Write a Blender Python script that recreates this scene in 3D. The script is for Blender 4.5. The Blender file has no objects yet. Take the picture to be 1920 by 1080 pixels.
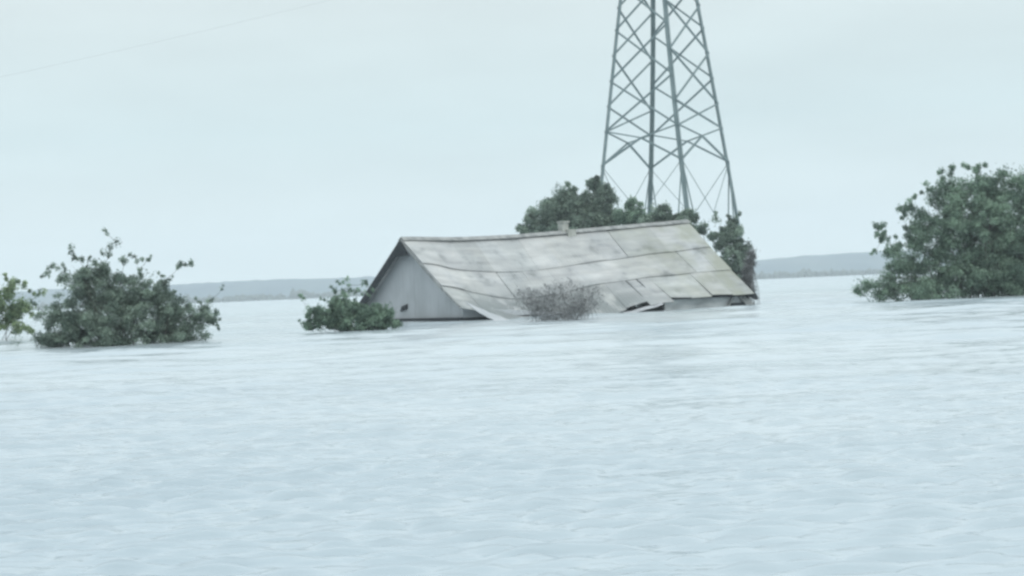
import bpy, math, random
import numpy as np
from mathutils import Vector, Matrix

# ---------------------------------------------------------------- camera, sky, sun, exposure
S = bpy.context.scene
COL = S.collection
F = 3400.0            # focal length in photograph pixels (photograph is 1920 wide)
CAM_H = 1.15          # camera height above the flood water
ROLL = math.radians(2.44)
SUN_EL, SUN_AZ = math.radians(48), math.radians(150)   # azimuth from +Y clockwise (behind the camera, to the right)

cam_d = bpy.data.cameras.new('camera'); cam = bpy.data.objects.new('camera', cam_d); COL.objects.link(cam)
cam_d.sensor_width = 36.0; cam_d.lens = 36.0 * F / 1920.0
cam_d.clip_start = 0.1; cam_d.clip_end = 6000
RX = Vector((math.cos(ROLL), 0, -math.sin(ROLL))); UX = Vector((math.sin(ROLL), 0, math.cos(ROLL))); VX = Vector((0, 1, 0))
cam.matrix_world = Matrix(((RX.x, UX.x, -VX.x, 0), (RX.y, UX.y, -VX.y, 0), (RX.z, UX.z, -VX.z, CAM_H), (0, 0, 0, 1)))
S.camera = cam

S.view_settings.view_transform = 'Standard'; S.view_settings.look = 'None'
S.view_settings.exposure = 0.05; S.view_settings.gamma = 1.0
S.cycles.pixel_filter_type = 'BLACKMAN_HARRIS'; S.cycles.filter_width = 2.8
S.cycles.max_bounces = 8; S.cycles.volume_bounces = 1; S.cycles.transparent_max_bounces = 8

W = bpy.data.worlds.new('World'); S.world = W; W.use_nodes = True
nt = W.node_tree; nt.nodes.clear()
out = nt.nodes.new('ShaderNodeOutputWorld')
sky = nt.nodes.new('ShaderNodeTexSky'); sky.sky_type = 'NISHITA'; sky.sun_disc = False
sky.sun_elevation = SUN_EL; sky.sun_rotation = SUN_AZ
sky.air_density = 1.0; sky.dust_density = 3.0
bg1 = nt.nodes.new('ShaderNodeBackground'); bg1.inputs[1].default_value = 0.08
nt.links.new(sky.outputs[0], bg1.inputs[0])
# overcast layer: brighter overhead than at the horizon, soft cloud banks
tc = nt.nodes.new('ShaderNodeTexCoord'); sep = nt.nodes.new('ShaderNodeSeparateXYZ')
nt.links.new(tc.outputs['Generated'], sep.inputs[0])
ramp = nt.nodes.new('ShaderNodeValToRGB'); cr = ramp.color_ramp
cr.elements[0].position = 0.0; cr.elements[0].color = (0.67, 0.785, 0.805, 1)
cr.elements[1].position = 1.0; cr.elements[1].color = (1.42, 1.55, 1.63, 1)
e = cr.elements.new(0.05); e.color = (0.67, 0.785, 0.805, 1)
e = cr.elements.new(0.09); e.color = (0.63, 0.765, 0.79, 1)
e = cr.elements.new(0.16); e.color = (0.70, 0.80, 0.81, 1)
e = cr.elements.new(0.38); e.color = (1.12, 1.24, 1.29, 1)
nt.links.new(sep.outputs['Z'], ramp.inputs[0])
mp = nt.nodes.new('ShaderNodeMapping'); mp.inputs['Scale'].default_value = (3, 3, 12); mp.inputs['Rotation'].default_value = (0, 0.25, 0)
nt.links.new(tc.outputs['Generated'], mp.inputs[0])
nz = nt.nodes.new('ShaderNodeTexNoise'); nz.inputs['Scale'].default_value = 2.0; nz.inputs['Detail'].default_value = 5
nt.links.new(mp.outputs[0], nz.inputs[0])
mr = nt.nodes.new('ShaderNodeMapRange'); mr.inputs[1].default_value = 0.3; mr.inputs[2].default_value = 0.7
mr.inputs[3].default_value = 0.955; mr.inputs[4].default_value = 1.045
nt.links.new(nz.outputs[0], mr.inputs[0])
bg2 = nt.nodes.new('ShaderNodeBackground')
nt.links.new(ramp.outputs[0], bg2.inputs[0]); nt.links.new(mr.outputs[0], bg2.inputs[1])
mx = nt.nodes.new('ShaderNodeMixShader'); mx.inputs[0].default_value = 0.95
nt.links.new(bg1.outputs[0], mx.inputs[1]); nt.links.new(bg2.outputs[0], mx.inputs[2])
nt.links.new(mx.outputs[0], out.inputs[0])

sl = bpy.data.lights.new('sun', 'SUN'); sl.energy = 1.1; sl.angle = math.radians(35); sl.color = (1.0, 0.97, 0.92)
so = bpy.data.objects.new('sun', sl); COL.objects.link(so)
sd = Vector((math.sin(SUN_AZ) * math.cos(SUN_EL), math.cos(SUN_AZ) * math.cos(SUN_EL), math.sin(SUN_EL)))
so.rotation_euler = sd.to_track_quat('Z', 'Y').to_euler()

# ---------------------------------------------------------------- helpers
rng = np.random.default_rng(7)
def at(px, py, depth):                       # a photograph pixel at a given distance -> world point
    d = VX + RX * ((px - 960) / F) + UX * ((540 - py) / F)
    d = d / d.y
    return Vector((0, 0, CAM_H)) + d * depth
def on_water(px, py):
    d = VX + RX * ((px - 960) / F) + UX * ((540 - py) / F)
    return Vector((0, 0, CAM_H)) + d * (-CAM_H / d.z)

def tag(o, label=None, cat=None, group=None, kind=None):
    if label: o['label'] = label
    if cat: o['category'] = cat
    if group: o['group'] = group
    if kind: o['kind'] = kind
    return o
def thing(name, loc, label, cat, group=None):
    o = bpy.data.objects.new(name, None); COL.objects.link(o); o.location = loc; o.empty_display_size = 0.3
    return tag(o, label, cat, group)
def mesh_obj(name, verts, faces, mat, parent=None, smooth=False, colors=None):
    """verts in world space; faces: Nx3/Nx4 array or list of tuples"""
    me = bpy.data.meshes.new(name)
    off = Vector((0, 0, 0))
    p = parent
    while p is not None:
        off = off + p.location; p = p.parent
    v = np.asarray(verts, dtype=np.float32).reshape(-1, 3) - np.array(off[:], dtype=np.float32)
    if isinstance(faces, np.ndarray):
        n, k = faces.shape
        me.vertices.add(len(v)); me.vertices.foreach_set('co', v.ravel())
        me.loops.add(n * k); me.loops.foreach_set('vertex_index', faces.astype(np.int32).ravel())
        me.polygons.add(n); me.polygons.foreach_set('loop_start', np.arange(0, n * k, k, dtype=np.int32))
        me.update(calc_edges=True)
    else:
        me.from_pydata([tuple(map(float, q)) for q in v], [], faces); me.update()
    if smooth:
        me.polygons.foreach_set('use_smooth', np.ones(len(me.polygons), dtype=bool))
    if colors is not None:
        a = me.color_attributes.new('tone', 'FLOAT_COLOR', 'POINT')
        c = np.ones((len(v), 4), dtype=np.float32); c[:, :3] = np.asarray(colors, dtype=np.float32).reshape(len(v), -1)
        a.data.foreach_set('color', c.ravel())
    me.materials.append(mat)
    o = bpy.data.objects.new(name, me); COL.objects.link(o)
    if parent is not None: o.parent = parent
    return o

class MB:
    def __init__(s): s.v = []; s.f = []; s.c = []
    def hexa(s, pts, tone=None):             # 8 points: bottom ring 4, top ring 4
        n = len(s.v); s.v += [tuple(p) for p in pts]
        s.f += [tuple(n + i for i in q) for q in ((0, 3, 2, 1), (4, 5, 6, 7), (0, 1, 5, 4), (1, 2, 6, 5), (2, 3, 7, 6), (3, 0, 4, 7))]
        if tone is not None: s.c += [tone] * 8
    def bar(s, a, b, w, h=None, up=Vector((0, 0, 1))):
        a = Vector(a); b = Vector(b); h = h or w
        d = (b - a).normalized()
        if abs(d.dot(up)) > 0.97: up = Vector((1, 0, 0))
        x = d.cross(up).normalized() * (w / 2); y = x.cross(d).normalized() * (h / 2)
        s.hexa([a - x - y, a + x - y, a + x + y, a - x + y, b - x - y, b + x - y, b + x + y, b - x + y])
    def angle(s, a, b, w, t, xd, yd):        # steel angle section: two thin flanges along xd and yd
        a = Vector(a); b = Vector(b); xd = Vector(xd); yd = Vector(yd)
        for p, q in ((xd * w, yd * t), (xd * t, yd * w)):
            s.hexa([a, a + p, a + p + q, a + q, b, b + p, b + p + q, b + q])
    def tube(s, pts, r0, r1, n=5):
        rings = []
        pts = [Vector(p) for p in pts]
        for i, p in enumerate(pts):
            d = (pts[min(i + 1, len(pts) - 1)] - pts[max(i - 1, 0)]).normalized()
            u = d.cross(Vector((0.3, 0.9, 0.2))).normalized(); w = d.cross(u)
            r = r0 + (r1 - r0) * i / max(1, len(pts) - 1)
            k = len(s.v); rings.append(k)
            for j in range(n):
                a = 2 * math.pi * j / n
                s.v.append(tuple(p + (u * math.cos(a) + w * math.sin(a)) * r))
        for i in range(len(rings) - 1):
            for j in range(n):
                s.f.append((rings[i] + j, rings[i] + (j + 1) % n, rings[i + 1] + (j + 1) % n, rings[i + 1] + j))
    def build(s, name, mat, parent=None, smooth=False):
        return mesh_obj(name, s.v, s.f, mat, parent, smooth, s.c if s.c else None)

def new_mat(name, rough=0.8, spec=0.3):
    m = bpy.data.materials.new(name); m.use_nodes = True
    b = m.node_tree.nodes['Principled BSDF']; b.inputs['Roughness'].default_value = rough
    b.inputs['Specular IOR Level'].default_value = spec
    return m, m.node_tree, b
def noise_mat(name, cols, scale=3.0, rough=0.8, bump=0.0, bscale=30.0, detail=6, stretch=(1, 1, 1), spec=0.3, tone=False):
    m, t, b = new_mat(name, rough, spec)
    tcn = t.nodes.new('ShaderNodeTexCoord'); mp = t.nodes.new('ShaderNodeMapping'); mp.inputs['Scale'].default_value = stretch
    t.links.new(tcn.outputs['Object'], mp.inputs[0])
    n = t.nodes.new('ShaderNodeTexNoise'); n.inputs['Scale'].default_value = scale; n.inputs['Detail'].default_value = detail
    t.links.new(mp.outputs[0], n.inputs[0])
    r = t.nodes.new('ShaderNodeValToRGB')
    r.color_ramp.elements[0].position = 0.3; r.color_ramp.elements[0].color = (*cols[0], 1)
    r.color_ramp.elements[1].position = 0.7; r.color_ramp.elements[1].color = (*cols[-1], 1)
    for i, c in enumerate(cols[1:-1]):
        e = r.color_ramp.elements.new(0.3 + 0.4 * (i + 1) / (len(cols) - 1)); e.color = (*c, 1)
    t.links.new(n.outputs[0], r.inputs[0])
    last = r.outputs[0]
    if tone:
        at_ = t.nodes.new('ShaderNodeAttribute'); at_.attribute_name = 'tone'
        mm = t.nodes.new('ShaderNodeMix'); mm.data_type = 'RGBA'; mm.blend_type = 'MULTIPLY'; mm.inputs[0].default_value = 1.0
        t.links.new(last, mm.inputs[6]); t.links.new(at_.outputs['Color'], mm.inputs[7]); last = mm.outputs[2]
    t.links.new(last, b.inputs['Base Color'])
    if bump:
        n2 = t.nodes.new('ShaderNodeTexNoise'); n2.inputs['Scale'].default_value = bscale; n2.inputs['Detail'].default_value = 4
        t.links.new(mp.outputs[0], n2.inputs[0])
        bp = t.nodes.new('ShaderNodeBump'); bp.inputs['Strength'].default_value = bump; bp.inputs['Distance'].default_value = 0.05
        t.links.new(n2.outputs[0], bp.inputs['Height']); t.links.new(bp.outputs[0], b.inputs['Normal'])
    return m

# ---------------------------------------------------------------- flood water
def make_water_mat():
    m, t, b = new_mat('flood_water', 0.13, 0.5)
    b.inputs['IOR'].default_value = 1.33
    tcn = t.nodes.new('ShaderNodeTexCoord')
    n0 = t.nodes.new('ShaderNodeTexNoise'); n0.inputs['Scale'].default_value = 0.05; n0.inputs['Detail'].default_value = 3
    t.links.new(tcn.outputs['Object'], n0.inputs[0])
    r = t.nodes.new('ShaderNodeValToRGB')
    r.color_ramp.elements[0].position = 0.35; r.color_ramp.elements[0].color = (0.33, 0.395, 0.43, 1)
    r.color_ramp.elements[1].position = 0.65; r.color_ramp.elements[1].color = (0.42, 0.475, 0.495, 1)
    t.links.new(n0.outputs[0], r.inputs[0]); t.links.new(r.outputs[0], b.inputs['Base Color'])
    mp = t.nodes.new('ShaderNodeMapping'); mp.inputs['Scale'].default_value = (0.22, 1.0, 1.0); mp.inputs['Rotation'].default_value = (0, 0, 0.10)
    t.links.new(tcn.outputs['Object'], mp.inputs[0])
    n1 = t.nodes.new('ShaderNodeTexNoise'); n1.inputs['Scale'].default_value = 3.5; n1.inputs['Detail'].default_value = 3; n1.inputs['Roughness'].default_value = 0.55
    t.links.new(mp.outputs[0], n1.inputs[0])
    bp = t.nodes.new('ShaderNodeBump'); bp.inputs['Strength'].default_value = 0.7; bp.inputs['Distance'].default_value = 0.05
    t.links.new(n1.outputs[0], bp.inputs['Height']); t.links.new(bp.outputs[0], b.inputs['Normal'])
    return m
def water_mesh():
    ys = [3.0]
    while ys[-1] < 1700:
        y = ys[-1]
        step = 0.028 if y < 12 else 0.028 * (y / 12) ** 1.25
        ys.append(y + min(step, 60))
    ys = np.array([-60, -20, 0, 1.5] + ys)
    u = np.linspace(-1, 1, 480)
    hw = np.where(ys > 0, 0.34 * ys + 1.5, 3.0); hw = np.maximum(hw, 3.0)
    Y = np.repeat(ys[:, None], len(u), 1); X = hw[:, None] * u[None, :]
    # the outermost columns carry the sheet out to the sides
    X[:, 0] = -900; X[:, -1] = 900
    X[:, 1] = -hw * 1.6 - 20; X[:, -2] = hw * 1.6 + 20
    Z = np.zeros_like(X)
    r = np.random.default_rng(3)
    sp = np.gradient(ys)[:, None]
    patch = 0.55 + 0.45 * np.sin(X * 0.23 + 0.4 * np.sin(Y * 0.11) + 1.0) * np.sin(Y * 0.17 + 0.3 * np.sin(X * 0.3))
    for i in range(80):
        lam = 0.085 * (10 ** r.uniform(0, 0.5))
        th = math.pi / 2 + 0.10 + r.normal(0, 0.17)
        k = 2 * math.pi / lam
        amp = 0.0046 * lam ** 0.8 * r.uniform(0.5, 1.4)
        ph = r.uniform(0, 6.28)
        fade = np.clip((lam / (1.9 * sp)) - 1, 0, 1)
        Z += amp * fade * np.sin(k * (X * math.cos(th) + Y * math.sin(th)) + ph + 0.8 * np.sin(0.7 * X / lam * 0.25 + i))
    Z *= (0.6 + 0.8 * patch)
    P2 = 0.5 + 0.5 * np.sin(X * 0.09 + 2 + np.sin(Y * 0.05)) * np.sin(Y * 0.07 + 1 + np.sin(X * 0.08))
    for i in range(70):                      # longer, low wind waves that carry the pattern into the distance
        lam = 0.7 * (10 ** r.uniform(0, 0.75)); th = math.pi / 2 + 0.10 + r.normal(0, 0.2); k = 2 * math.pi / lam
        fade = np.clip((lam / (3.0 * sp)) - 1, 0, 1) * np.clip((Y - 8) / 18, 0.10, 1)
        amp = 0.0022 * lam ** 0.8 * r.uniform(.5, 1.4)
        Z += (0.7 + 0.6 * P2) * amp * fade * np.sin(k * (X * math.cos(th) + Y * math.sin(th)) + r.uniform(0, 6.28) + 0.9 * np.sin(0.35 * X / lam + i))
    Z += np.maximum(Z, 0) * 0.8
    n, mcol = X.shape
    V = np.stack([X, Y, Z], -1).reshape(-1, 3)
    idx = np.arange(n * mcol).reshape(n, mcol)
    Fc = np.stack([idx[:-1, :-1], idx[:-1, 1:], idx[1:, 1:], idx[1:, :-1]], -1).reshape(-1, 4)
    o = mesh_obj('water', V, Fc, make_water_mat(), smooth=True)
    tag(o, 'pale rippled flood water reaching to the far shore', kind='structure')
water_mesh()

# ---------------------------------------------------------------- far shore
def hills():
    xs = np.linspace(-900, 900, 360); ys = np.linspace(1180, 1560, 28)
    # crest heights over the water read along the far shore (x in metres at the crest distance of 1350)
    kx = np.array([-900, -260, -200, -150, -120, 0, 170, 185, 215, 270, 340, 900]); kz = np.array([14, 14, 14.6, 14.2, 13.8, 13, 12, 13.5, 15.6, 16.2, 17, 19])
    crest = np.interp(xs, kx, kz)
    r = np.random.default_rng(11); V = []
    for j, y in enumerate(ys):
        t = (y - 1180) / 170.0
        prof = math.sin(min(t, 1) * math.pi / 2) ** 0.8 if t < 1 else max(0.0, 1 - 0.5 * (t - 1) ** 2) 
        for i, x in enumerate(xs):
            z = crest[i] * prof + (0.5 * math.sin(x * .05 + j) + r.normal(0, .28)) * min(1, t * 3) - (0.6 if j == 0 else 0)
            V.append((x, y, z))
    n, m = len(ys), len(xs); idx = np.arange(n * m).reshape(n, m)
    Fc = np.stack([idx[:-1, :-1], idx[:-1, 1:], idx[1:, 1:], idx[1:, :-1]], -1).reshape(-1, 4)
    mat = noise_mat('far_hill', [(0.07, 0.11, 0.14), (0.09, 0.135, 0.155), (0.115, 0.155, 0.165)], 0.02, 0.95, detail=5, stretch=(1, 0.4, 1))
    o = mesh_obj('hills', V, Fc, mat, smooth=True)
    tag(o, 'low hazy blue hills along the far shore', kind='structure')
hills()

def blob_cloud(centres, radii, r, sub=1):
    """many small irregular tufts as one vertex/face array"""
    import bmesh
    bm = bmesh.new(); bmesh.ops.create_icosphere(bm, subdivisions=sub, radius=1.0)
    bv = np.array([v.co[:] for v in bm.verts]); bf = np.array([[v.index for v in f.verts] for f in bm.faces]); bm.free()
    V = []; Fc = []; k = 0
    for c, rad in zip(centres, radii):
        jit = 1 + r.normal(0, .22, (len(bv), 1))
        V.append(bv * jit * np.array(rad) + np.array(c)); Fc.append(bf + k); k += len(bv)
    return np.concatenate(V), np.concatenate(Fc)
def far_wood():
    r = np.random.default_rng(5); C = []; R = []
    for i in range(1500):
        x = r.uniform(-420, 460); h = r.uniform(1.6, 3.6)
        C.append((x, 1176 + r.uniform(-6, 14), h * .3)); R.append((r.uniform(1.2, 3.4), 2.2, h))
    for i in range(26):
        C.append((-137 + r.normal(0, 3), 1168 + r.normal(0, 2), 2.0)); R.append((2.5, 2, r.uniform(2, 4.2)))
    V, Fc = blob_cloud(C, R, r)
    mat = noise_mat('far_leaves', [(0.03, 0.05, 0.045), (0.06, 0.08, 0.06)], 0.2, 0.95)
    o = mesh_obj('far_wood', V, Fc, mat)
    tag(o, 'dark line of distant trees at the foot of the hazy hills', 'wood', kind='stuff')
far_wood()

# ---------------------------------------------------------------- vegetation
def leaf_mat(name, c0, c1, trans=0.35):
    m, t, b = new_mat(name, 0.55, 0.35)
    a = t.nodes.new('ShaderNodeAttribute'); a.attribute_name = 'tone'
    mm = t.nodes.new('ShaderNodeMix'); mm.data_type = 'RGBA'
    sp = t.nodes.new('ShaderNodeSeparateColor'); t.links.new(a.outputs['Color'], sp.inputs[0])
    mm.inputs[6].default_value = (*c0, 1); mm.inputs[7].default_value = (*c1, 1)
    t.links.new(sp.outputs[0], mm.inputs[0]); t.links.new(mm.outputs[2], b.inputs['Base Color'])
    tr = t.nodes.new('ShaderNodeBsdfTranslucent'); t.links.new(mm.outputs[2], tr.inputs[0])
    ms = t.nodes.new('ShaderNodeMixShader'); ms.inputs[0].default_value = trans
    t.links.new(b.outputs[0], ms.inputs[1]); t.links.new(tr.outputs[0], ms.inputs[2])
    t.links.new(ms.outputs[0], t.nodes['Material Output'].inputs[0])
    return m
BARK = noise_mat('bark', [(0.05, 0.045, 0.04), (0.12, 0.11, 0.10)], 6, 0.9, 0.4)
GREY_TWIG = noise_mat('grey_twig', [(0.13, 0.14, 0.14), (0.24, 0.245, 0.245)], 4, 0.9)

def leaves(centres, radii, counts, size, r, zmin=0.0, droop=0.0):
    P = []; T = []
    for c, rad, n in zip(centres, radii, counts):
        n = int(n)
        d = r.normal(0, 1, (n, 3)); d /= np.linalg.norm(d, axis=1, keepdims=True)
        q = d * (r.uniform(0, 1, (n, 1)) ** 0.5) * np.array(rad) * (1 + r.normal(0, .18, (n, 1)))
        P.append(np.array(c) + q)
        tone = np.clip(r.normal(0.45, .32), 0, 1)
        T.append(np.clip(tone + r.normal(0, .16, n), 0, 1))
    P = np.concatenate(P); T = np.concatenate(T)
    k = P[:, 2] > zmin; P = P[k]; T = T[k]; n = len(P)
    a = r.normal(0, 1, (n, 3)); a[:, 2] += 0.35 - droop; a /= np.linalg.norm(a, axis=1, keepdims=True)
    b = np.cross(a, r.normal(0, 1, (n, 3))); b /= np.linalg.norm(b, axis=1, keepdims=True)
    L = size * r.uniform(0.6, 1.4, (n, 1)); Wd = L * r.uniform(0.28, 0.5, (n, 1))
    v0 = P - a * L; v2 = P + a * L; c = np.cross(a, b) * Wd * 0.35
    v1 = P + b * Wd + c; v3 = P - b * Wd + c
    V = np.stack([v0, v1, v2, v3], 1).reshape(-1, 3)
    Fc = np.arange(4 * n).reshape(n, 4)
    C = np.repeat(T, 4)
    return V, Fc, np.stack([C, C, C], 1)

def shrub(name, label, cat, px_base, depth, lobes, mat, seed, leaf=0.05, dens=1.0, clump=0.24, nclump=120,
          sprigs=(), stems=10, bark=BARK, group=None, stem_r=0.035, thick=0.8, fill=1.0, trunk_name='trunk', extra_twigs=0):
    r = np.random.default_rng(seed); rd = random.Random(seed)
    base = at(px_base, 540, depth); base.z = 0
    root = thing(name, base, label, cat, group)
    mpp = depth / F
    L3 = []
    for k, (px, py, rx, ry) in enumerate(lobes):
        c = at(px, py, depth + r.uniform(-.35, .35) * rx * mpp * thick); L3.append((c, rx * mpp, ry * mpp))
    area = np.array([l[1] * l[2] for l in L3]); area = area / area.sum()
    C = []; R = []; N = []
    for k, (c, rx, ry) in enumerate(L3):
        m = max(3, int(nclump * area[k]))
        for i in range(m):
            d = r.normal(0, 1, 3); d /= np.linalg.norm(d)
            s = r.uniform(0.35, 1.0) ** 0.5
            q = np.array(c[:]) + d * s * np.array([rx, rx * thick, ry]) * 0.88
            if q[2] < -0.1: continue
            cs = clump * r.uniform(.6, 1.35)
            C.append(q); R.append((cs, cs, cs * r.uniform(.6, .9))); N.append(190 * dens * (cs / clump) ** 2)
        m2 = int(m * 0.35 * fill)
        for i in range(m2):               # inner leaves close the middle of the crown
            q = np.array(c[:]) + r.normal(0, .35, 3) * np.array([rx, rx * thick, ry])
            if q[2] < 0: continue
            C.append(q); R.append((clump * 1.6,) * 3); N.append(120 * dens)
    mb = MB()
    tips = []
    for i in range(stems):
        c = C[rd.randrange(len(C))]
        p0 = Vector((base.x + rd.uniform(-.3, .3) * stems * .12 * clump * 4, base.y + rd.uniform(-.3, .3), -1.5))
        p3 = Vector(c)
        mid = p0.lerp(p3, .5) + Vector((rd.uniform(-.2, .2), rd.uniform(-.2, .2), .3))
        mb.tube([p0, p0.lerp(mid, .5) + Vector((rd.uniform(-.05, .05), 0, .05)), mid, mid.lerp(p3, .6), p3], stem_r, stem_r * .25)
        tips.append(mid)
    for i in range(extra_twigs):
        p = Vector(C[rd.randrange(len(C))]); o = Vector(tips[rd.randrange(len(tips))])
        q = p + (p - o).normalized() * rd.uniform(.1, .35)
        mb.tube([o.lerp(p, .4), p, q], stem_r * .35, stem_r * .12, 4)
    for sp in sprigs:                        # long shoots that stand out of the crown
        px, py, sz = sp
        p = at(px, py, depth + r.uniform(-.5, .5)); near = min(C, key=lambda q: (Vector(q) - p).length)
        n = Vector(near); m = n.lerp(p, .55) + Vector((rd.uniform(-.05, .05), 0, -.04))
        mb.tube([n, m, p], .007, .003, 4)
        cs = sz * mpp
        d = (p - m).normalized()
        for k in range(3):
            q = p - d * cs * (k * .9 + r.uniform(-.2, .3)) + Vector(r.normal(0, .3, 3)) * cs
            f = r.uniform(.45, .85)
            C.append(np.array(q[:])); R.append((cs * f, cs * f, cs * f)); N.append(max(9, 45 * dens * (cs / .12) ** 2))
    V, Fc, T = leaves(C, R, N, leaf, r, zmin=-0.02)
    mesh_obj('crown', V, Fc, mat, root, colors=T)
    mb.build(trunk_name, bark, root, smooth=True)
    return root

LEAF_A = leaf_mat('leaf_dark', (0.085, 0.125, 0.100), (0.30, 0.39, 0.31))
LEAF_B = leaf_mat('leaf_mid', (0.085, 0.140, 0.105), (0.29, 0.41, 0.30))
LEAF_C = leaf_mat('leaf_pale', (0.10, 0.16, 0.09), (0.30, 0.39, 0.21))
LEAF_G = leaf_mat('leaf_grey', (0.12, 0.13, 0.13), (0.25, 0.25, 0.25))

shrub('shrub', 'wide dark shrub in the flood water left of the house, thin shoots above its top', 'shrub',
      235, 51.5, [(235, 600, 125, 60), (165, 575, 75, 65), (290, 590, 85, 60), (115, 615, 50, 38), (350, 605, 50, 42), (215, 545, 70, 42),
                (140, 540, 40, 35), (285, 540, 30, 28), (380, 600, 25, 28), (95, 640, 40, 12), (370, 630, 30, 12), (230, 630, 150, 22), (120, 640, 60, 16), (340, 632, 60, 14), (230, 640, 130, 12), (90, 590, 22, 30), (180, 510, 45, 22)],
      LEAF_A, 21, leaf=0.036, dens=0.85, clump=0.19, nclump=430, stems=34, extra_twigs=60, stem_r=0.02,
      sprigs=[(127, 466, 9), (215, 452, 11), (241, 478, 8), (197, 430, 6), (345, 490, 9), (362, 491, 9), (100, 492, 9), (118, 500, 8), (155, 488, 9), (178, 492, 10), (200, 500, 9),
              (272, 492, 9), (262, 505, 9), (310, 528, 11), (395, 560, 9), (405, 583, 9), (408, 617, 7), (300, 510, 6), (80, 520, 7), (60, 560, 7), (420, 537, 4), (160, 505, 8), (415, 597, 5), (90, 505, 6), (140, 478, 5), (170, 480, 5), (188, 470, 5), (228, 485, 6), (255, 480, 5), (285, 480, 5), (205, 478, 5), (330, 545, 7), (322, 520, 5), (370, 560, 7), (75, 545, 6)])
shrub('shrub', 'light green bush cut off by the left edge of the photo', 'shrub',
      -20, 67, [(5, 570, 42, 45), (-40, 580, 60, 65), (25, 605, 32, 32), (40, 575, 22, 28)],
      LEAF_C, 22, leaf=0.055, dens=0.6, clump=0.22, nclump=90, stems=12, extra_twigs=20, stem_r=0.02,
      sprigs=[(10, 515, 8), (45, 530, 8), (60, 550, 8), (25, 525, 8), (70, 590, 7), (62, 620, 8), (85, 545, 6)])
shrub('shrub', 'low green bush half under water in front of the grey gable end', 'shrub',
      680, 57, [(680, 602, 70, 24), (625, 600, 40, 20), (600, 592, 30, 18), (590, 610, 28, 8), (640, 575, 30, 25), (722, 606, 32, 15), (655, 582, 35, 18), (700, 585, 40, 18)],
      LEAF_B, 23, leaf=0.045, dens=0.5, clump=0.13, nclump=210, stems=18, extra_twigs=30, stem_r=0.015,
      sprigs=[(622, 562, 7), (643, 545, 10), (600, 575, 8), (585, 583, 7), (575, 580, 8), (590, 607, 6), (563, 552, 7), (655, 527, 8), (620, 540, 8), (632, 530, 6), (690, 530, 7), (672, 545, 9), (630, 553, 7),
              (605, 560, 6), (570, 612, 5), (700, 545, 6), (690, 552, 6), (612, 603, 6), (640, 570, 8), (665, 560, 7), (560, 600, 4), (620, 590, 9)])
shrub('tree', 'large round tree top rising from the water at the right edge of the photo', 'tree',
      1850, 70.0, [(1825, 400, 75, 85), (1905, 420, 90, 100), (1790, 470, 90, 85), (1705, 520, 62, 42), (1645, 545, 42, 20), (1850, 520, 130, 50),
                 (1970, 460, 120, 120), (1750, 545, 110, 20), (1775, 375, 38, 50), (1860, 350, 45, 42), (1920, 360, 30, 40), (1740, 440, 50, 60), (1690, 480, 32, 40), (2030, 520, 90, 50), (1700, 552, 90, 16), (1850, 552, 110, 18), (1830, 440, 90, 90), (1900, 500, 100, 70)],
      LEAF_B, 24, leaf=0.048, dens=0.9, clump=0.27, nclump=900, stems=40, extra_twigs=80, stem_r=0.03, thick=0.7,
      sprigs=[(1645, 421, 10), (1658, 423, 10), (1682, 394, 9), (1708, 380, 9), (1714, 390, 9), (1724, 362, 8), (1650, 452, 8), (1672, 446, 9), (1700, 443, 9), (1635, 475, 6),
              (1700, 425, 9), (1735, 345, 8), (1790, 312, 10), (1830, 315, 10), (1845, 310, 10), (1880, 325, 9), (1900, 335, 8), (1765, 320, 9), (1808, 308, 8), (1625, 530, 8), (1605, 545, 7),
              (1690, 410, 8), (1660, 500, 9)])
shrub('tree', 'dark domed tree behind the roof ridge, the tallest of the crowns behind the house', 'tree',
      1090, 96, [(1120, 378, 36, 46), (1068, 388, 40, 42), (1020, 412, 38, 26), (990, 424, 20, 14), (1130, 412, 38, 34), (1080, 430, 90, 40), (1045, 400, 40, 36), (1090, 500, 90, 50)],
      LEAF_A, 25, leaf=0.07, dens=1.0, clump=0.28, nclump=430, stems=18, stem_r=0.06, thick=0.8, group='crowns behind the house',
      sprigs=[(1070, 343, 10), (1122, 330, 12), (975, 430, 8), (1108, 335, 9)])
shrub('tree', 'small pointed crown behind the roof ridge, just left of the pylon legs', 'tree',
      1185, 94, [(1188, 395, 22, 26), (1172, 412, 28, 20), (1195, 430, 35, 40), (1190, 500, 50, 50)],
      LEAF_B, 26, leaf=0.07, dens=0.9, clump=0.25, nclump=120, stems=8, stem_r=0.05, thick=0.9, group='crowns behind the house')
shrub('tree', 'low dark crown showing over the ridge between the two middle pylon legs', 'tree',
      1258, 92, [(1250, 402, 28, 18), (1285, 405, 26, 13), (1225, 412, 25, 12), (1265, 440, 55, 30), (1260, 500, 60, 50)],
      LEAF_A, 27, leaf=0.07, dens=0.9, clump=0.22, nclump=170, stems=8, stem_r=0.05, thick=0.9, group='crowns behind the house',
      sprigs=[(1308, 402, 6), (1240, 388, 6)])
shrub('tree', 'small dark crown beyond the right end of the house', 'tree',
      1375, 90, [(1368, 435, 24, 28), (1388, 468, 20, 22), (1352, 452, 18, 16), (1375, 490, 30, 30), (1372, 540, 34, 30), (1320, 425, 10, 14), (1336, 446, 12, 14)],
      LEAF_A, 28, leaf=0.06, dens=0.8, clump=0.2, nclump=130, stems=8, stem_r=0.04, thick=0.9, group='crowns behind the house',
      sprigs=[(1340, 400, 5), (1385, 398, 5), (1362, 404, 6)])
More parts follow.
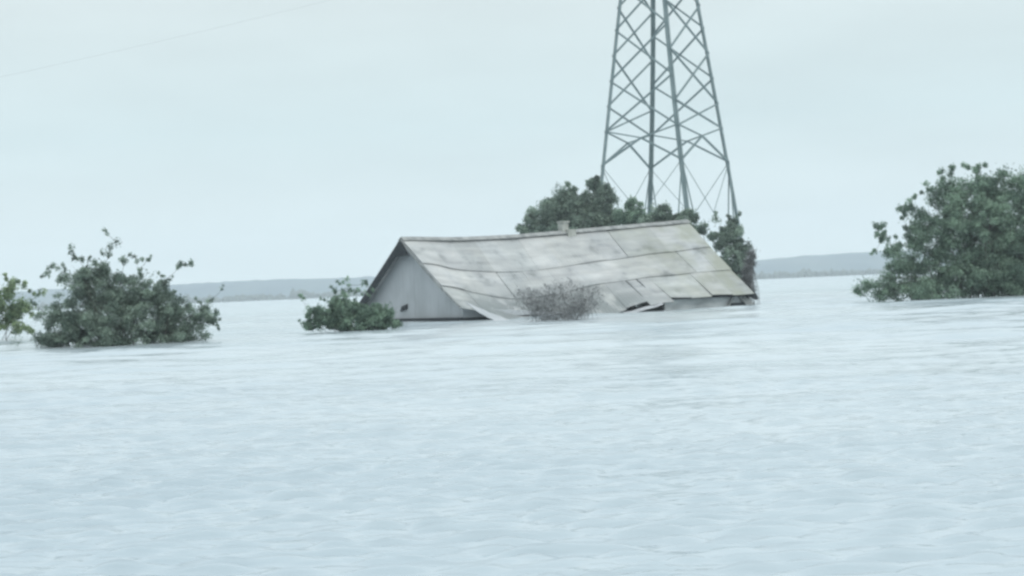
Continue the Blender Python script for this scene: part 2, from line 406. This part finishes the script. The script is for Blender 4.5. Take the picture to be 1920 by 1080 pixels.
shrub('shrub', 'bare purplish grey brush in the water in front of the sagging roof', 'shrub',
      1050, 60.5, [(1050, 575, 52, 30), (1015, 585, 28, 20), (1085, 580, 28, 24), (1050, 545, 36, 20), (990, 560, 38, 26), (1100, 560, 34, 30), (1050, 598, 65, 8)],
      LEAF_G, 29, leaf=0.028, dens=0.13, clump=0.22, nclump=240, stems=44, extra_twigs=230, stem_r=0.012, bark=GREY_TWIG, fill=.4,
      sprigs=[(1000, 545, 5), (1020, 530, 5), (1070, 522, 5), (1095, 535, 5), (1110, 560, 5), (985, 565, 5)])
shrub('shrub', 'pale grey leafless brush beside the broken corner of the house', 'shrub',
      1402, 76, [(1402, 505, 12, 30), (1398, 535, 16, 22), (1408, 480, 8, 20)],
      LEAF_G, 30, leaf=0.035, dens=0.3, clump=0.16, nclump=90, stems=26, extra_twigs=70, stem_r=0.02, bark=GREY_TWIG, fill=.6,
      sprigs=[(1400, 455, 5), (1418, 545, 5)])

# ---------------------------------------------------------------- flooded house
ANG = math.radians(36)
AX = Vector((math.cos(ANG), math.sin(ANG), 0)); AT = Vector((math.sin(ANG), -math.cos(ANG), 0))
D0 = 69.5
P0 = at(762, 452, D0); P0.z = 0
HALF = 3.85; LEN = 14.4
def plan(s, t, z): 
    p = P0 + AX * s + AT * t; p.z = z; return p
def to_sz(px, py, t):                        # where the vertical plane at offset t is met by this line of sight
    d = VX + RX * ((px - 960) / F) + UX * ((540 - py) / F)
    # solve horizontally: d*k = P0 + AX*s + AT*t
    q = P0 + AT * t
    det = d.x * (-AX.y) + AX.x * d.y
    k = (q.x * (-AX.y) + AX.x * q.y) / det
    s = (d.x * q.y - d.y * q.x) / det
    return s, CAM_H + d.z * k
ROWS = [(0.0, [(755, 450), (860, 451), (960, 446), (1000, 443), (1100, 434), (1200, 425), (1302, 416)]),
        (0.36, [(808, 496), (850, 507), (920, 512), (1000, 509), (1060, 501), (1100, 495), (1200, 481), (1342, 463)]),
        (0.67, [(843, 535), (900, 552), (960, 560), (1030, 554), (1100, 535), (1200, 521), (1300, 510), (1372, 504)]),
        (1.0, [(876, 572), (905, 582), (940, 594), (985, 604), (1050, 606), (1110, 599), (1150, 581), (1190, 566), (1240, 556), (1300, 554), (1402, 549)])]
PROF = []
for fr, pts in ROWS:
    sz = [to_sz(px, py, fr * HALF) for px, py in pts]
    PROF.append((fr, np.array([q[0] for q in sz]), np.array([q[1] for q in sz])))
def smooth_interp(s, xs, zs):                # Catmull-Rom style smooth interpolation
    return np.mean([np.interp(s + d, xs, zs) for d in (-.5, -.25, 0, .25, .5)])
def roof_z(s, fr):
    zs = [smooth_interp(s, p[1], p[2]) for p in PROF]; fs = [p[0] for p in PROF]
    return float(np.interp(fr, fs, zs))
S0, S1 = -0.25, LEN - 0.05

def roof_material():
    m, t, b = new_mat('weathered_roof_sheet', 0.85, 0.25)
    tcn = t.nodes.new('ShaderNodeTexCoord')
    rot = t.nodes.new('ShaderNodeMapping'); rot.vector_type = 'TEXTURE'; rot.inputs['Rotation'].default_value = (0, 0, ANG)
    t.links.new(tcn.outputs['Object'], rot.inputs[0])
    n1 = t.nodes.new('ShaderNodeTexNoise'); n1.inputs['Scale'].default_value = 1.1; n1.inputs['Detail'].default_value = 8; n1.inputs['Roughness'].default_value = 0.6
    t.links.new(rot.outputs[0], n1.inputs[0])
    r1 = t.nodes.new('ShaderNodeValToRGB'); els = r1.color_ramp.elements
    els[0].position = 0.30; els[0].color = (0.22, 0.235, 0.23, 1); els[1].position = 0.62; els[1].color = (0.43, 0.44, 0.43, 1)
    e = els.new(0.44); e.color = (0.37, 0.385, 0.385, 1)
    t.links.new(n1.outputs[0], r1.inputs[0])
    # streaks that run down the slope
    mp2 = t.nodes.new('ShaderNodeMapping'); mp2.inputs['Scale'].default_value = (0.5, 3.0, 3.0); t.links.new(rot.outputs[0], mp2.inputs[0])
    n2 = t.nodes.new('ShaderNodeTexNoise'); n2.inputs['Scale'].default_value = 1.0; n2.inputs['Detail'].default_value = 5
    t.links.new(mp2.outputs[0], n2.inputs[0])
    m2 = t.nodes.new('ShaderNodeMapRange'); m2.inputs[1].default_value = .35; m2.inputs[2].default_value = .65; m2.inputs[3].default_value = .8; m2.inputs[4].default_value = 1.06
    t.links.new(n2.outputs[0], m2.inputs[0])
    mu = t.nodes.new('ShaderNodeMix'); mu.data_type = 'RGBA'; mu.blend_type = 'MULTIPLY'; mu.inputs[0].default_value = 1
    t.links.new(r1.outputs[0], mu.inputs[6]); t.links.new(m2.outputs[0], mu.inputs[7])
    # per sheet tone
    a = t.nodes.new('ShaderNodeAttribute'); a.attribute_name = 'tone'
    mu2 = t.nodes.new('ShaderNodeMix'); mu2.data_type = 'RGBA'; mu2.blend_type = 'MULTIPLY'; mu2.inputs[0].default_value = 1
    t.links.new(mu.outputs[2], mu2.inputs[6]); t.links.new(a.outputs['Color'], mu2.inputs[7])
    # yellow green lichen on the far end, patchy
    sx = t.nodes.new('ShaderNodeSeparateXYZ'); t.links.new(rot.outputs[0], sx.inputs[0])
    me = t.nodes.new('ShaderNodeMapRange'); me.inputs[1].default_value = 1.5; me.inputs[2].default_value = 6.0
    t.links.new(sx.outputs['X'], me.inputs[0])
    n3 = t.nodes.new('ShaderNodeTexNoise'); n3.inputs['Scale'].default_value = 0.9; n3.inputs['Detail'].default_value = 6; t.links.new(rot.outputs[0], n3.inputs[0])
    m3 = t.nodes.new('ShaderNodeMapRange'); m3.inputs[1].default_value = .38; m3.inputs[2].default_value = .6; t.links.new(n3.outputs[0], m3.inputs[0])
    mm = t.nodes.new('ShaderNodeMath'); mm.operation = 'MULTIPLY'; t.links.new(me.outputs[0], mm.inputs[0]); t.links.new(m3.outputs[0], mm.inputs[1])
    mm2 = t.nodes.new('ShaderNodeMath'); mm2.operation = 'MULTIPLY'; mm2.inputs[1].default_value = .8; t.links.new(mm.outputs[0], mm2.inputs[0])
    mu3 = t.nodes.new('ShaderNodeMix'); mu3.data_type = 'RGBA'; t.links.new(mm2.outputs[0], mu3.inputs[0])
    t.links.new(mu2.outputs[2], mu3.inputs[6]); mu3.inputs[7].default_value = (0.27, 0.285, 0.235, 1)
    # silt left by the flood on the lowest, sagged part
    mz = t.nodes.new('ShaderNodeMapRange'); mz.inputs[1].default_value = 1.5; mz.inputs[2].default_value = 0.5; mz.inputs[3].default_value = 0; mz.inputs[4].default_value = 1
    t.links.new(sx.outputs['Z'], mz.inputs[0])
    mxx = t.nodes.new('ShaderNodeMapRange'); mxx.inputs[1].default_value = 3.0; mxx.inputs[2].default_value = 0.5; mxx.inputs[3].default_value = 0; mxx.inputs[4].default_value = 1
    t.links.new(sx.outputs['X'], mxx.inputs[0])
    n4 = t.nodes.new('ShaderNodeTexNoise'); n4.inputs['Scale'].default_value = 1.6; n4.inputs['Detail'].default_value = 6; t.links.new(rot.outputs[0], n4.inputs[0])
    m4 = t.nodes.new('ShaderNodeMapRange'); m4.inputs[1].default_value = .32; m4.inputs[2].default_value = .5; m4.inputs[3].default_value = .15; m4.inputs[4].default_value = .85; t.links.new(n4.outputs[0], m4.inputs[0])
    q1 = t.nodes.new('ShaderNodeMath'); q1.operation = 'MULTIPLY'; t.links.new(mz.outputs[0], q1.inputs[0]); t.links.new(mxx.outputs[0], q1.inputs[1])
    q2 = t.nodes.new('ShaderNodeMath'); q2.operation = 'MULTIPLY'; t.links.new(q1.outputs[0], q2.inputs[0]); t.links.new(m4.outputs[0], q2.inputs[1])
    mu4 = t.nodes.new('ShaderNodeMix'); mu4.data_type = 'RGBA'; t.links.new(q2.outputs[0], mu4.inputs[0])
    t.links.new(mu3.outputs[2], mu4.inputs[6]); mu4.inputs[7].default_value = (0.17, 0.19, 0.19, 1)
    t.links.new(mu4.outputs[2], b.inputs['Base Color'])
    # corrugation across the slope
    wv = t.nodes.new('ShaderNodeTexWave'); wv.bands_direction = 'X'; wv.inputs['Scale'].default_value = 2.1; wv.inputs['Distortion'].default_value = 0.3
    t.links.new(rot.outputs[0], wv.inputs[0])
    bp = t.nodes.new('ShaderNodeBump'); bp.inputs['Strength'].default_value = .3; bp.inputs['Distance'].default_value = .02
    t.links.new(wv.outputs[0], bp.inputs['Height']); t.links.new(bp.outputs[0], b.inputs['Normal'])
    return m
ROOF = roof_material()
WALL = noise_mat('weathered_gable_boards', [(0.33, 0.35, 0.36), (0.38, 0.40, 0.415), (0.43, 0.45, 0.465)], 1.2, 0.9, 0.15, 14, stretch=(1, 1, 0.5))
PLASTER = noise_mat('limewashed_wall', [(0.42, 0.45, 0.45), (0.62, 0.65, 0.65), (0.76, 0.78, 0.77)], 1.3, 0.9, 0.2, 10, stretch=(1, 1, 2.5))
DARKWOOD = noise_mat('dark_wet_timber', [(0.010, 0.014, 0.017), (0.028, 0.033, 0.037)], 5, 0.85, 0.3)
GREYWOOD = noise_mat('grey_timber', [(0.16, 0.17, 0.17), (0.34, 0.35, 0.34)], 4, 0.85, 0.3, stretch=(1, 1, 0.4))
BRICK = noise_mat('limewashed_brick', [(0.28, 0.29, 0.26), (0.42, 0.43, 0.40)], 6, 0.9, 0.4)

def house():
    root = thing('house', plan(LEN / 2, 0, 0), 'flooded grey house sunk to its eaves, with a sagging pale sheet roof', 'house')
    r = random.Random(4)
    # ---- front slope: overlapping rows of bent sheets, lifted edges
    def slope(front):
        V = []; Fc = []; C = []
        rows = [(0.66, 1.03, 0.0), (0.34, 0.69, 0.035), (-0.01, 0.375, 0.07)]
        for (f0, f1, lift) in rows:
            s = S0 - (0.3 if f0 > .3 and front else 0); 
            s = S0
            while s < S1 - .05:
                w = 1.13 * r.uniform(.92, 1.08); s2 = min(s + w, S1)
                tone = r.choice([1.0, 1.06, .95, .88, 1.04, .98, 1.02]) * r.uniform(.96, 1.04)
                tint = (tone * r.uniform(.99, 1.01), tone, tone * r.uniform(.985, 1.01))
                a0, a1, twist = r.uniform(0, .015), r.uniform(0, .03), r.uniform(-.018, .018)
                ff1 = f1 + (r.choice([0, .01, .03, .055]) if front and f1 > 1 and s < 9 else 0)
                if front and f1 > 1: a1 += r.uniform(-.05, .04) if s < 9 else r.uniform(-.01, .05)
                ns, nf = 5, 5; base = len(V)
                for side in (0, 1):
                    for i in range(ns + 1):
                        for j in range(nf + 1):
                            u = i / ns; v = j / nf
                            ss = s + (s2 - s) * u; f = f0 + (ff1 - f0) * v
                            fz = min(max(f, 0), 1)
                            if front:
                                z = roof_z(ss, fz)
                                if f > 1: z += (roof_z(ss, 1) - roof_z(ss, .9)) * (f - 1) / .1
                                z += 0.012 * math.sin(ss * 2.3 + f * 5)
                            else:
                                zr = roof_z(ss, 0); z = zr - 0.74 * HALF * f - .12 * math.sin(fz * math.pi) * 1.0
                            z += lift + a0 + a1 * v + twist * (u - .5) - (0.018 if side else 0)
                            V.append(plan(ss, (1 if front else -1) * f * HALF, z)); C.append(tint)
                st = (ns + 1) * (nf + 1)
                for i in range(ns):
                    for j in range(nf):
                        q = base + i * (nf + 1) + j
                        Fc.append((q, q + 1, q + nf + 2, q + nf + 1)); q += st
                        Fc.append((q, q + nf + 1, q + nf + 2, q + 1))
                def rim(ids):
                    for a, b2 in zip(ids[:-1], ids[1:]): Fc.append((a, b2, b2 + st, a + st))
                rim([base + j for j in range(nf, -1, -1)]); rim([base + ns * (nf + 1) + j for j in range(nf + 1)])
                rim([base + i * (nf + 1) for i in range(ns + 1)]); rim([base + i * (nf + 1) + nf for i in range(ns, -1, -1)])
                s = s2 + (r.choice([0, 0, 0, 0, 0, 0, .035]) if front else 0)
        return V, Fc, C
    V, Fc, C = slope(True); o = mesh_obj('roof_slope', V, Fc, ROOF, root, colors=[c for c in C]); o['label'] = 'sagging front roof slope of overlapping pale sheets'
    V, Fc, C = slope(False); o = mesh_obj('roof_slope', V, Fc, ROOF, root, colors=[c for c in C]); o['label'] = 'rear roof slope turned away from the camera'
    # ridge cap
    mb = MB(); n = 26
    for i in range(n):
        a = S0 + (S1 - S0) * i / n; b = S0 + (S1 - S0) * (i + 1) / n + .03
        for sg in (1, -1):
            za, zb = roof_z(a, 0) + .11, roof_z(b, 0) + .115
            mb.hexa([plan(a, 0, za), plan(b, 0, zb), plan(b, sg * .2, zb - .13), plan(a, sg * .2, za - .13),
                     plan(a, 0, za + .02), plan(b, 0, zb + .02), plan(b, sg * .2, zb - .11), plan(a, sg * .2, za - .11)])
    mb.build('ridge_cap', GREYWOOD, root)
    # gable walls (front-left one seen, rear one closes the house)
    for s, lab in ((0.10, 'grey boarded gable wall facing left'), (LEN - .15, None)):
        mb = MB(); nb = 26
        for i in range(nb):
            t0 = -(HALF - .35) + 2 * (HALF - .35) * i / nb; t1 = -(HALF - .35) + 2 * (HALF - .35) * (i + 1) / nb - .006
            def top(t): 
                return (roof_z(s, t / HALF) if t > 0 else roof_z(s, 0) + .74 * t) - .06
            d = r.uniform(0, .006)
            z0 = -1.9
            mb.hexa([plan(s - d, t0, z0), plan(s + .12, t0, z0), plan(s + .12, t1, z0), plan(s - d, t1, z0),
                     plan(s - d, t0, top(t0)), plan(s + .12, t0, top(t0)), plan(s + .12, t1, top(t1)), plan(s - d, t1, top(t1))])
        o = mb.build('gable_wall', WALL, root)
        if lab: o['label'] = lab
    # dark vent hole low on the gable
    mb = MB(); mb.hexa([plan(.045, -.75, .42), plan(.075, -.75, .42), plan(.075, -.25, .52), plan(.045, -.25, .52),
                        plan(.045, -.62, .62), plan(.075, -.62, .62), plan(.075, -.22, .70), plan(.045, -.22, .70)])
    mb.build('vent', DARKWOOD, root)
    # front and rear walls
    sA = to_sz(1247, 560, (HALF - .35))[0]
    mb = MB()
    mb.hexa([plan(sA, (HALF - .5), -1.9), plan(LEN - .3, (HALF - .5), -1.9), plan(LEN - .3, (HALF - .35), -1.9), plan(sA - .25, (HALF - .35), -1.9),
             plan(sA, (HALF - .5), .56), plan(LEN - .3, (HALF - .5), .62), plan(LEN - .3, (HALF - .35), .62), plan(sA, (HALF - .35), .56)])
    o = mb.build('wall', PLASTER, root); o['label'] = 'pale limewashed strip of front wall above the water'
    sB = 5.2; mb = MB()
    mb.hexa([plan(.2, HALF - .5, -1.9), plan(sB, HALF - .5, -1.9), plan(sB, HALF - .35, -1.9), plan(.12, HALF - .35, -1.9),
             plan(.2, HALF - .5, .5), plan(sB, HALF - .5, .1), plan(sB, HALF - .35, .1), plan(.12, HALF - .35, .5)])
    mb.build('wall', WALL, root)
    mb = MB()
    mb.hexa([plan(.3, -(HALF - .35), -1.9), plan(LEN - .3, -(HALF - .35), -1.9), plan(LEN - .3, -(HALF - .5), -1.9), plan(.3, -(HALF - .5), -1.9),
             plan(.3, -(HALF - .35), .75), plan(LEN - .3, -(HALF - .35), 1.1), plan(LEN - .3, -(HALF - .5), 1.1), plan(.3, -(HALF - .5), .75)])
    mb.build('wall', PLASTER, root)
    # verge boards on the near gable: dark on the left edge
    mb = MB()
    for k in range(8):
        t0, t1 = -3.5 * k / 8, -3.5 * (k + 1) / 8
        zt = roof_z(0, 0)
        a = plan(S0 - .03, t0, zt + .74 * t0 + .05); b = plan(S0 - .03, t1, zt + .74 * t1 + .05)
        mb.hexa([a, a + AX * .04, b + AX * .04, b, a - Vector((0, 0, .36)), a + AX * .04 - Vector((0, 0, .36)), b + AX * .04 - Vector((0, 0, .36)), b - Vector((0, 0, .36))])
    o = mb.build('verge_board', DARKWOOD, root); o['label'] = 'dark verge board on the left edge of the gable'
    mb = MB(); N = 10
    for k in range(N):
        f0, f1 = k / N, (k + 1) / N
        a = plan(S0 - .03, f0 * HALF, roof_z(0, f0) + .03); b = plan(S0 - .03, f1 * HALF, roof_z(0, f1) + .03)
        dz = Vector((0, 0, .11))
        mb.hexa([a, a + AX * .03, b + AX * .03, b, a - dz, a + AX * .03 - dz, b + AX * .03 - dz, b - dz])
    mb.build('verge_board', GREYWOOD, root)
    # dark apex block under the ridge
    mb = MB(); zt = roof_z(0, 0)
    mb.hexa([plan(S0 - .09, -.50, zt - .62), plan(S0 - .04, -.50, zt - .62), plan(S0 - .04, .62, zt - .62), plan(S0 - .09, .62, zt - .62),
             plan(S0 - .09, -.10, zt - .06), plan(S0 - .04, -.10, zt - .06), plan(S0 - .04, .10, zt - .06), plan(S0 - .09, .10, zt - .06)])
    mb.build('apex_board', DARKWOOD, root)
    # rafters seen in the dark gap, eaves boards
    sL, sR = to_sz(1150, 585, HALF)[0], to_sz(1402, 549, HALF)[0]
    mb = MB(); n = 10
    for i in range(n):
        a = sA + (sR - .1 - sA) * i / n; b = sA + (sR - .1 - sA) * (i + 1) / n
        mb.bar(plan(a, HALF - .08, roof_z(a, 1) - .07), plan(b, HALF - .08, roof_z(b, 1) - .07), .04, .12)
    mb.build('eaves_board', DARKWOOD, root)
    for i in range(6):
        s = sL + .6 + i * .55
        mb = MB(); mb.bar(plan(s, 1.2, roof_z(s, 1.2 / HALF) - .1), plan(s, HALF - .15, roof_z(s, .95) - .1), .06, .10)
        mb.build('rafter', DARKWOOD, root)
    # added dark strip standing in for wet wall, shade and reflection at water line
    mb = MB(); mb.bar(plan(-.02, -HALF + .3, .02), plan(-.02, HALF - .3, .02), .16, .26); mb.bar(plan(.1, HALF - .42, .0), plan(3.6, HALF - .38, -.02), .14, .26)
    mb.build('wet_shade_strip', DARKWOOD, root)
    # chimney stub on the ridge
    p = at(1058, 436, 1); cs = to_sz(1058, 436, 0)[0]; z = roof_z(cs, 0)
    mb = MB()
    def box(s, t, z0, z1, h): mb.hexa([plan(s - h, t - h, z0), plan(s + h, t - h, z0), plan(s + h, t + h, z0), plan(s - h, t + h, z0), plan(s - h, t - h, z1), plan(s + h, t - h, z1), plan(s + h, t + h, z1), plan(s - h, t + h, z1)])
    box(cs, -.05, z - .5, z + .44, .15); box(cs, -.05, z + .44, z + .50, .19); box(cs + .22, .05, z - .4, z + .16, .2)
    ch = mb.build('chimney', BRICK, root)
    # broken far corner: post, brace, added dark waterline strip, hanging board
    mb = MB(); mb.bar(plan(LEN - .12, (HALF - .35), -1.9), plan(LEN - .12, (HALF - .35), .75), .2, .2); mb.build('corner_post', DARKWOOD, root)
    mb = MB(); mb.bar(plan(LEN - .3, HALF - .2, .60), plan(LEN + .2, HALF - .2, .56), .05, .16); mb.bar(plan(LEN + .15, HALF - .2, .62), plan(LEN + .3, HALF - .1, .25), .05, .13); mb.build('broken_board', DARKWOOD, root)
    mb = MB(); mb.bar(plan(LEN - 1.3, HALF - .25, -.1), plan(LEN - .75, HALF - .25, .62), .05, .12); mb.bar(plan(LEN - .8, HALF - .25, .62), plan(LEN - .1, HALF - .23, .02), .05, .12)
    o = mb.build('brace', GREYWOOD, root); o['label'] = 'pale crossed boards leaning at the corner'
    for k, (t, z, ln, dz) in enumerate(((HALF - .2, .62, .42, -.30), (HALF - .9, 1.10, .3, -.2), (HALF - 1.9, 1.6, .3, .05), (HALF - .3, .35, .35, -.35))):
        mb = MB(); mb.bar(plan(LEN - .3, t, z), plan(LEN - .3 + ln, t + .2, z + dz), .05, .17); mb.build('broken_board', DARKWOOD if k % 2 == 0 else GREYWOOD, root)
    mb = MB(); mb.bar(plan(LEN - 1.0, HALF - .3, .03), plan(LEN - .05, HALF - .3, .03), .16, .24); mb.build('wet_shade_strip', DARKWOOD, root)
    return root
house()

def sheet_thing(pts, label, mat):
    """loose bent sheet: 4 corner points, thin solid with a little curl"""
    c = sum((Vector(p) for p in pts), Vector()) / 4
    root_loc = Vector((c.x, c.y, 0)); V = []; Fc = []; n = 8
    nrm = (Vector(pts[1]) - Vector(pts[0])).cross(Vector(pts[3]) - Vector(pts[0])).normalized()
    for side in (0, 1):
        for i in range(n + 1):
            for j in range(n + 1):
                u, v = i / n, j / n
                p = Vector(pts[0]).lerp(pts[1], u).lerp(Vector(pts[3]).lerp(pts[2], u), v)
                p = p + nrm * (.04 * math.sin(u * 3) + .015 * math.sin(u * 30) - side * .015)
                V.append(p - root_loc)
    st = (n + 1) ** 2
    for i in range(n):
        for j in range(n):
            q = i * (n + 1) + j
            Fc.append((q, q + n + 1, q + n + 2, q + 1)); q += st; Fc.append((q, q + 1, q + n + 2, q + n + 1))
    ring = [j for j in range(n + 1)] + [i * (n + 1) + n for i in range(1, n + 1)] + [n * (n + 1) + j for j in range(n - 1, -1, -1)] + [i * (n + 1) for i in range(n - 1, 0, -1)]
    for a, b in zip(ring, ring[1:] + ring[:1]): Fc.append((a, b, b + st, a + st))
    me = bpy.data.meshes.new('roof_sheet'); me.from_pydata([tuple(v) for v in V], [], Fc); me.materials.append(mat); me.update()
    o = bpy.data.objects.new('roof_sheet', me); COL.objects.link(o); o.location = root_loc
    tag(o, label, 'roof sheet')
SHEET = noise_mat('loose_sheet', [(0.26, 0.27, 0.28), (0.40, 0.42, 0.43)], 1.5, 0.85)
# narrow loose sheet propped under the lifted eave
a = at(1128, 596, 69.5); b = at(1238, 567, 71.6); 
sheet_thing([a, b, b + Vector((.1, -.3, -.09)), a + Vector((.1, -.3, -.07))], 'narrow pale loose sheet propped in the dark gap under the lifted eave', SHEET)
# slumped sheet in the water below the gable corner
a = at(872, 566, 65.9); b = at(962, 602, 65.2)
sheet_thing([a, b, b + Vector((.1, -.5, -.3)), a + Vector((.5, -.5, -.42))], 'grey slumped roof sheet lying in the water beside the gable wall', WALL)

# ---------------------------------------------------------------- lattice pylon
STEEL = noise_mat('weathered_galvanised_steel', [(0.11, 0.16, 0.165), (0.17, 0.225, 0.23)], 1.5, 0.6, spec=0.5)
def pylon():
    D = 125.0; mpp = D / F
    base = at(1258, 545, D); base.z = 0
    root = thing('pylon', base, 'tall grey lattice steel power pylon standing in the flood behind the house', 'pylon')
    R0, TAP = 161 * mpp, 0.153
    th = math.radians(12.0)
    def R(z): return max(R0 - TAP * z, R0 - TAP * 28 - .02 * (z - 28)) if z > 28 else R0 - TAP * z
    def corner(i, z):
        a = math.radians(13.0 - 9.5 * z / 22.0 if z < 22 else 3.5) + math.pi / 2 * i
        return base + Vector((math.cos(a) * R(z), math.sin(a) * R(z), z))
    top = 40.0
    for i in range(4):
        a = th + math.pi / 2 * i; inw = Vector((-math.cos(a + math.pi / 4), -math.sin(a + math.pi / 4), 0)); inw2 = Vector((-math.cos(a - math.pi / 4), -math.sin(a - math.pi / 4), 0))
        mb = MB(); zs = [-2, 3, 8, 13, 18, 23, 28, top]
        for z0, z1 in zip(zs[:-1], zs[1:]): mb.angle(corner(i, z0), corner(i, z1), .25, .03, inw, inw2)
        mb.build('leg', STEEL, root)
    # panel levels: photograph rows on the outer leg
    def zrow(y): return CAM_H + (528 - y) * mpp
    lv = [zrow(308), zrow(245), zrow(150), zrow(55), zrow(-30), zrow(-105), zrow(-170), 28, 30.5, 33, 35.5, 38, top]
    for i in range(4):
        j = (i + 1) % 4; mb = MB()
        c = lambda k, z: corner(k, z)
        for k in range(1, len(lv) - 1):
            z0, z1 = lv[k], lv[k + 1]
            if i % 2 and k < len(lv) - 2:              # staggered against the neighbouring faces
                z0 = (lv[k] + lv[k + 1]) / 2; z1 = (lv[k + 1] + lv[k + 2]) / 2
                if k == 1: mb.bar(c(i, lv[1]), c(j, z0), .10); mb.bar(c(j, lv[1]), c(i, z0), .10)
            mb.bar(c(i, z0), c(j, z1), .11, .11); mb.bar(c(j, z0), c(i, z1), .11, .11)
        # K panel: apex at the middle of the face, struts to the legs below and to the panel above
        zm = zrow(262); mid = (c(i, zm) + c(j, zm)) / 2
        mb.bar(mid, c(i, lv[0]), .12); mb.bar(mid, c(j, lv[0]), .12)
        mb.bar(mid, c(i, lv[1] + .05), .09); mb.bar(mid, c(j, lv[1] + .05), .09)
        lo = (c(i, zrow(405)) + c(j, zrow(405))) / 2
        mb.bar(c(i, lv[0]), lo, .035); mb.bar(c(j, lv[0]), lo, .035)
        # long lower struts towards the feet
        zl = zrow(470); lm = (c(i, zrow(310)) + c(j, zrow(310))) / 2
        for p, q in ((i, j), (j, i)):
            foot = c(p, zrow(480)); up = c(p, lv[0]).lerp(c(q, lv[0]), .0)
            inn = c(p, zl).lerp(c(q, zl), .16)
            mb.bar(up, inn, .08); mb.bar(inn, c(p, -1.5), .08); mb.bar(inn, foot, .07)
        mb.build('bracing', STEEL, root)
    # cross arms, above the picture
    for z, L in ((29.5, 5.2), (33.5, 6.4), (37.5, 4.4)):
        for sg in (1, -1):
            mb = MB(); dr = Vector((math.cos(th + math.pi / 4), math.sin(th + math.pi / 4), 0)) * sg
            tip = base + dr * (L + 1) + Vector((0, 0, z + .2))
            i, j = (0, 1) if sg > 0 else (2, 3)
            for k in (i, j): mb.bar(corner(k, z), tip, .12); mb.bar(corner(k, z + 1.3), tip, .1)
            for f in (.3, .6):
                mb.bar(corner(i, z).lerp(tip, f), corner(j, z).lerp(tip, f), .07); mb.bar(corner(i, z).lerp(tip, f), corner(i, z + 1.3).lerp(tip, f), .07)
            mb.build('cross_arm', STEEL, root)
    return root
pylon()

# power cables, hanging from the arms towards the left, very thin
CABLE = noise_mat('cable', [(0.30, 0.33, 0.34), (0.38, 0.40, 0.41)], 1, 0.6)
def cable(p0, p1, p2, label):
    mb = MB(); pts = []
    for i in range(40):
        t = i / 39; pts.append(p0 * (1 - t) ** 2 + p1 * 2 * t * (1 - t) + p2 * t * t)
    mb.tube([p - p0 for p in pts], .0055, .0055, 5)
    me = bpy.data.meshes.new('power_cable'); me.from_pydata(mb.v, [], mb.f); me.materials.append(CABLE); me.update()
    o = bpy.data.objects.new('power_cable', me); COL.objects.link(o); o.location = p0
    tag(o, label, 'cable')
cable(at(1150, -150, 120), at(650, 10, 112), at(-260, 200, 98), 'thin power cable running from the pylon across the sky')

# ---------------------------------------------------------------- haze
def haze():
    x, y0, y1, z0, z1 = 950, -90, 1800, -4, 60
    v = [(-x, y0, z0), (x, y0, z0), (x, y1, z0), (-x, y1, z0), (-x, y0, z1), (x, y0, z1), (x, y1, z1), (-x, y1, z1)]
    me = bpy.data.meshes.new('haze'); me.from_pydata(v, [], [(0, 3, 2, 1), (4, 5, 6, 7), (0, 1, 5, 4), (1, 2, 6, 5), (2, 3, 7, 6), (3, 0, 4, 7)]); me.update()
    m = bpy.data.materials.new('haze_air'); m.use_nodes = True; t = m.node_tree; t.nodes.clear()
    o_ = t.nodes.new('ShaderNodeOutputMaterial'); pv = t.nodes.new('ShaderNodeVolumePrincipled')
    pv.inputs['Color'].default_value = (0.90, 0.96, 1.0, 1); pv.inputs['Density'].default_value = 0.0005
    pv.inputs['Anisotropy'].default_value = 0.2
    t.links.new(pv.outputs[0], o_.inputs['Volume']); me.materials.append(m)
    o = bpy.data.objects.new('haze', me); COL.objects.link(o)
    tag(o, 'pale haze over the flood water', 'haze', kind='stuff')
haze()
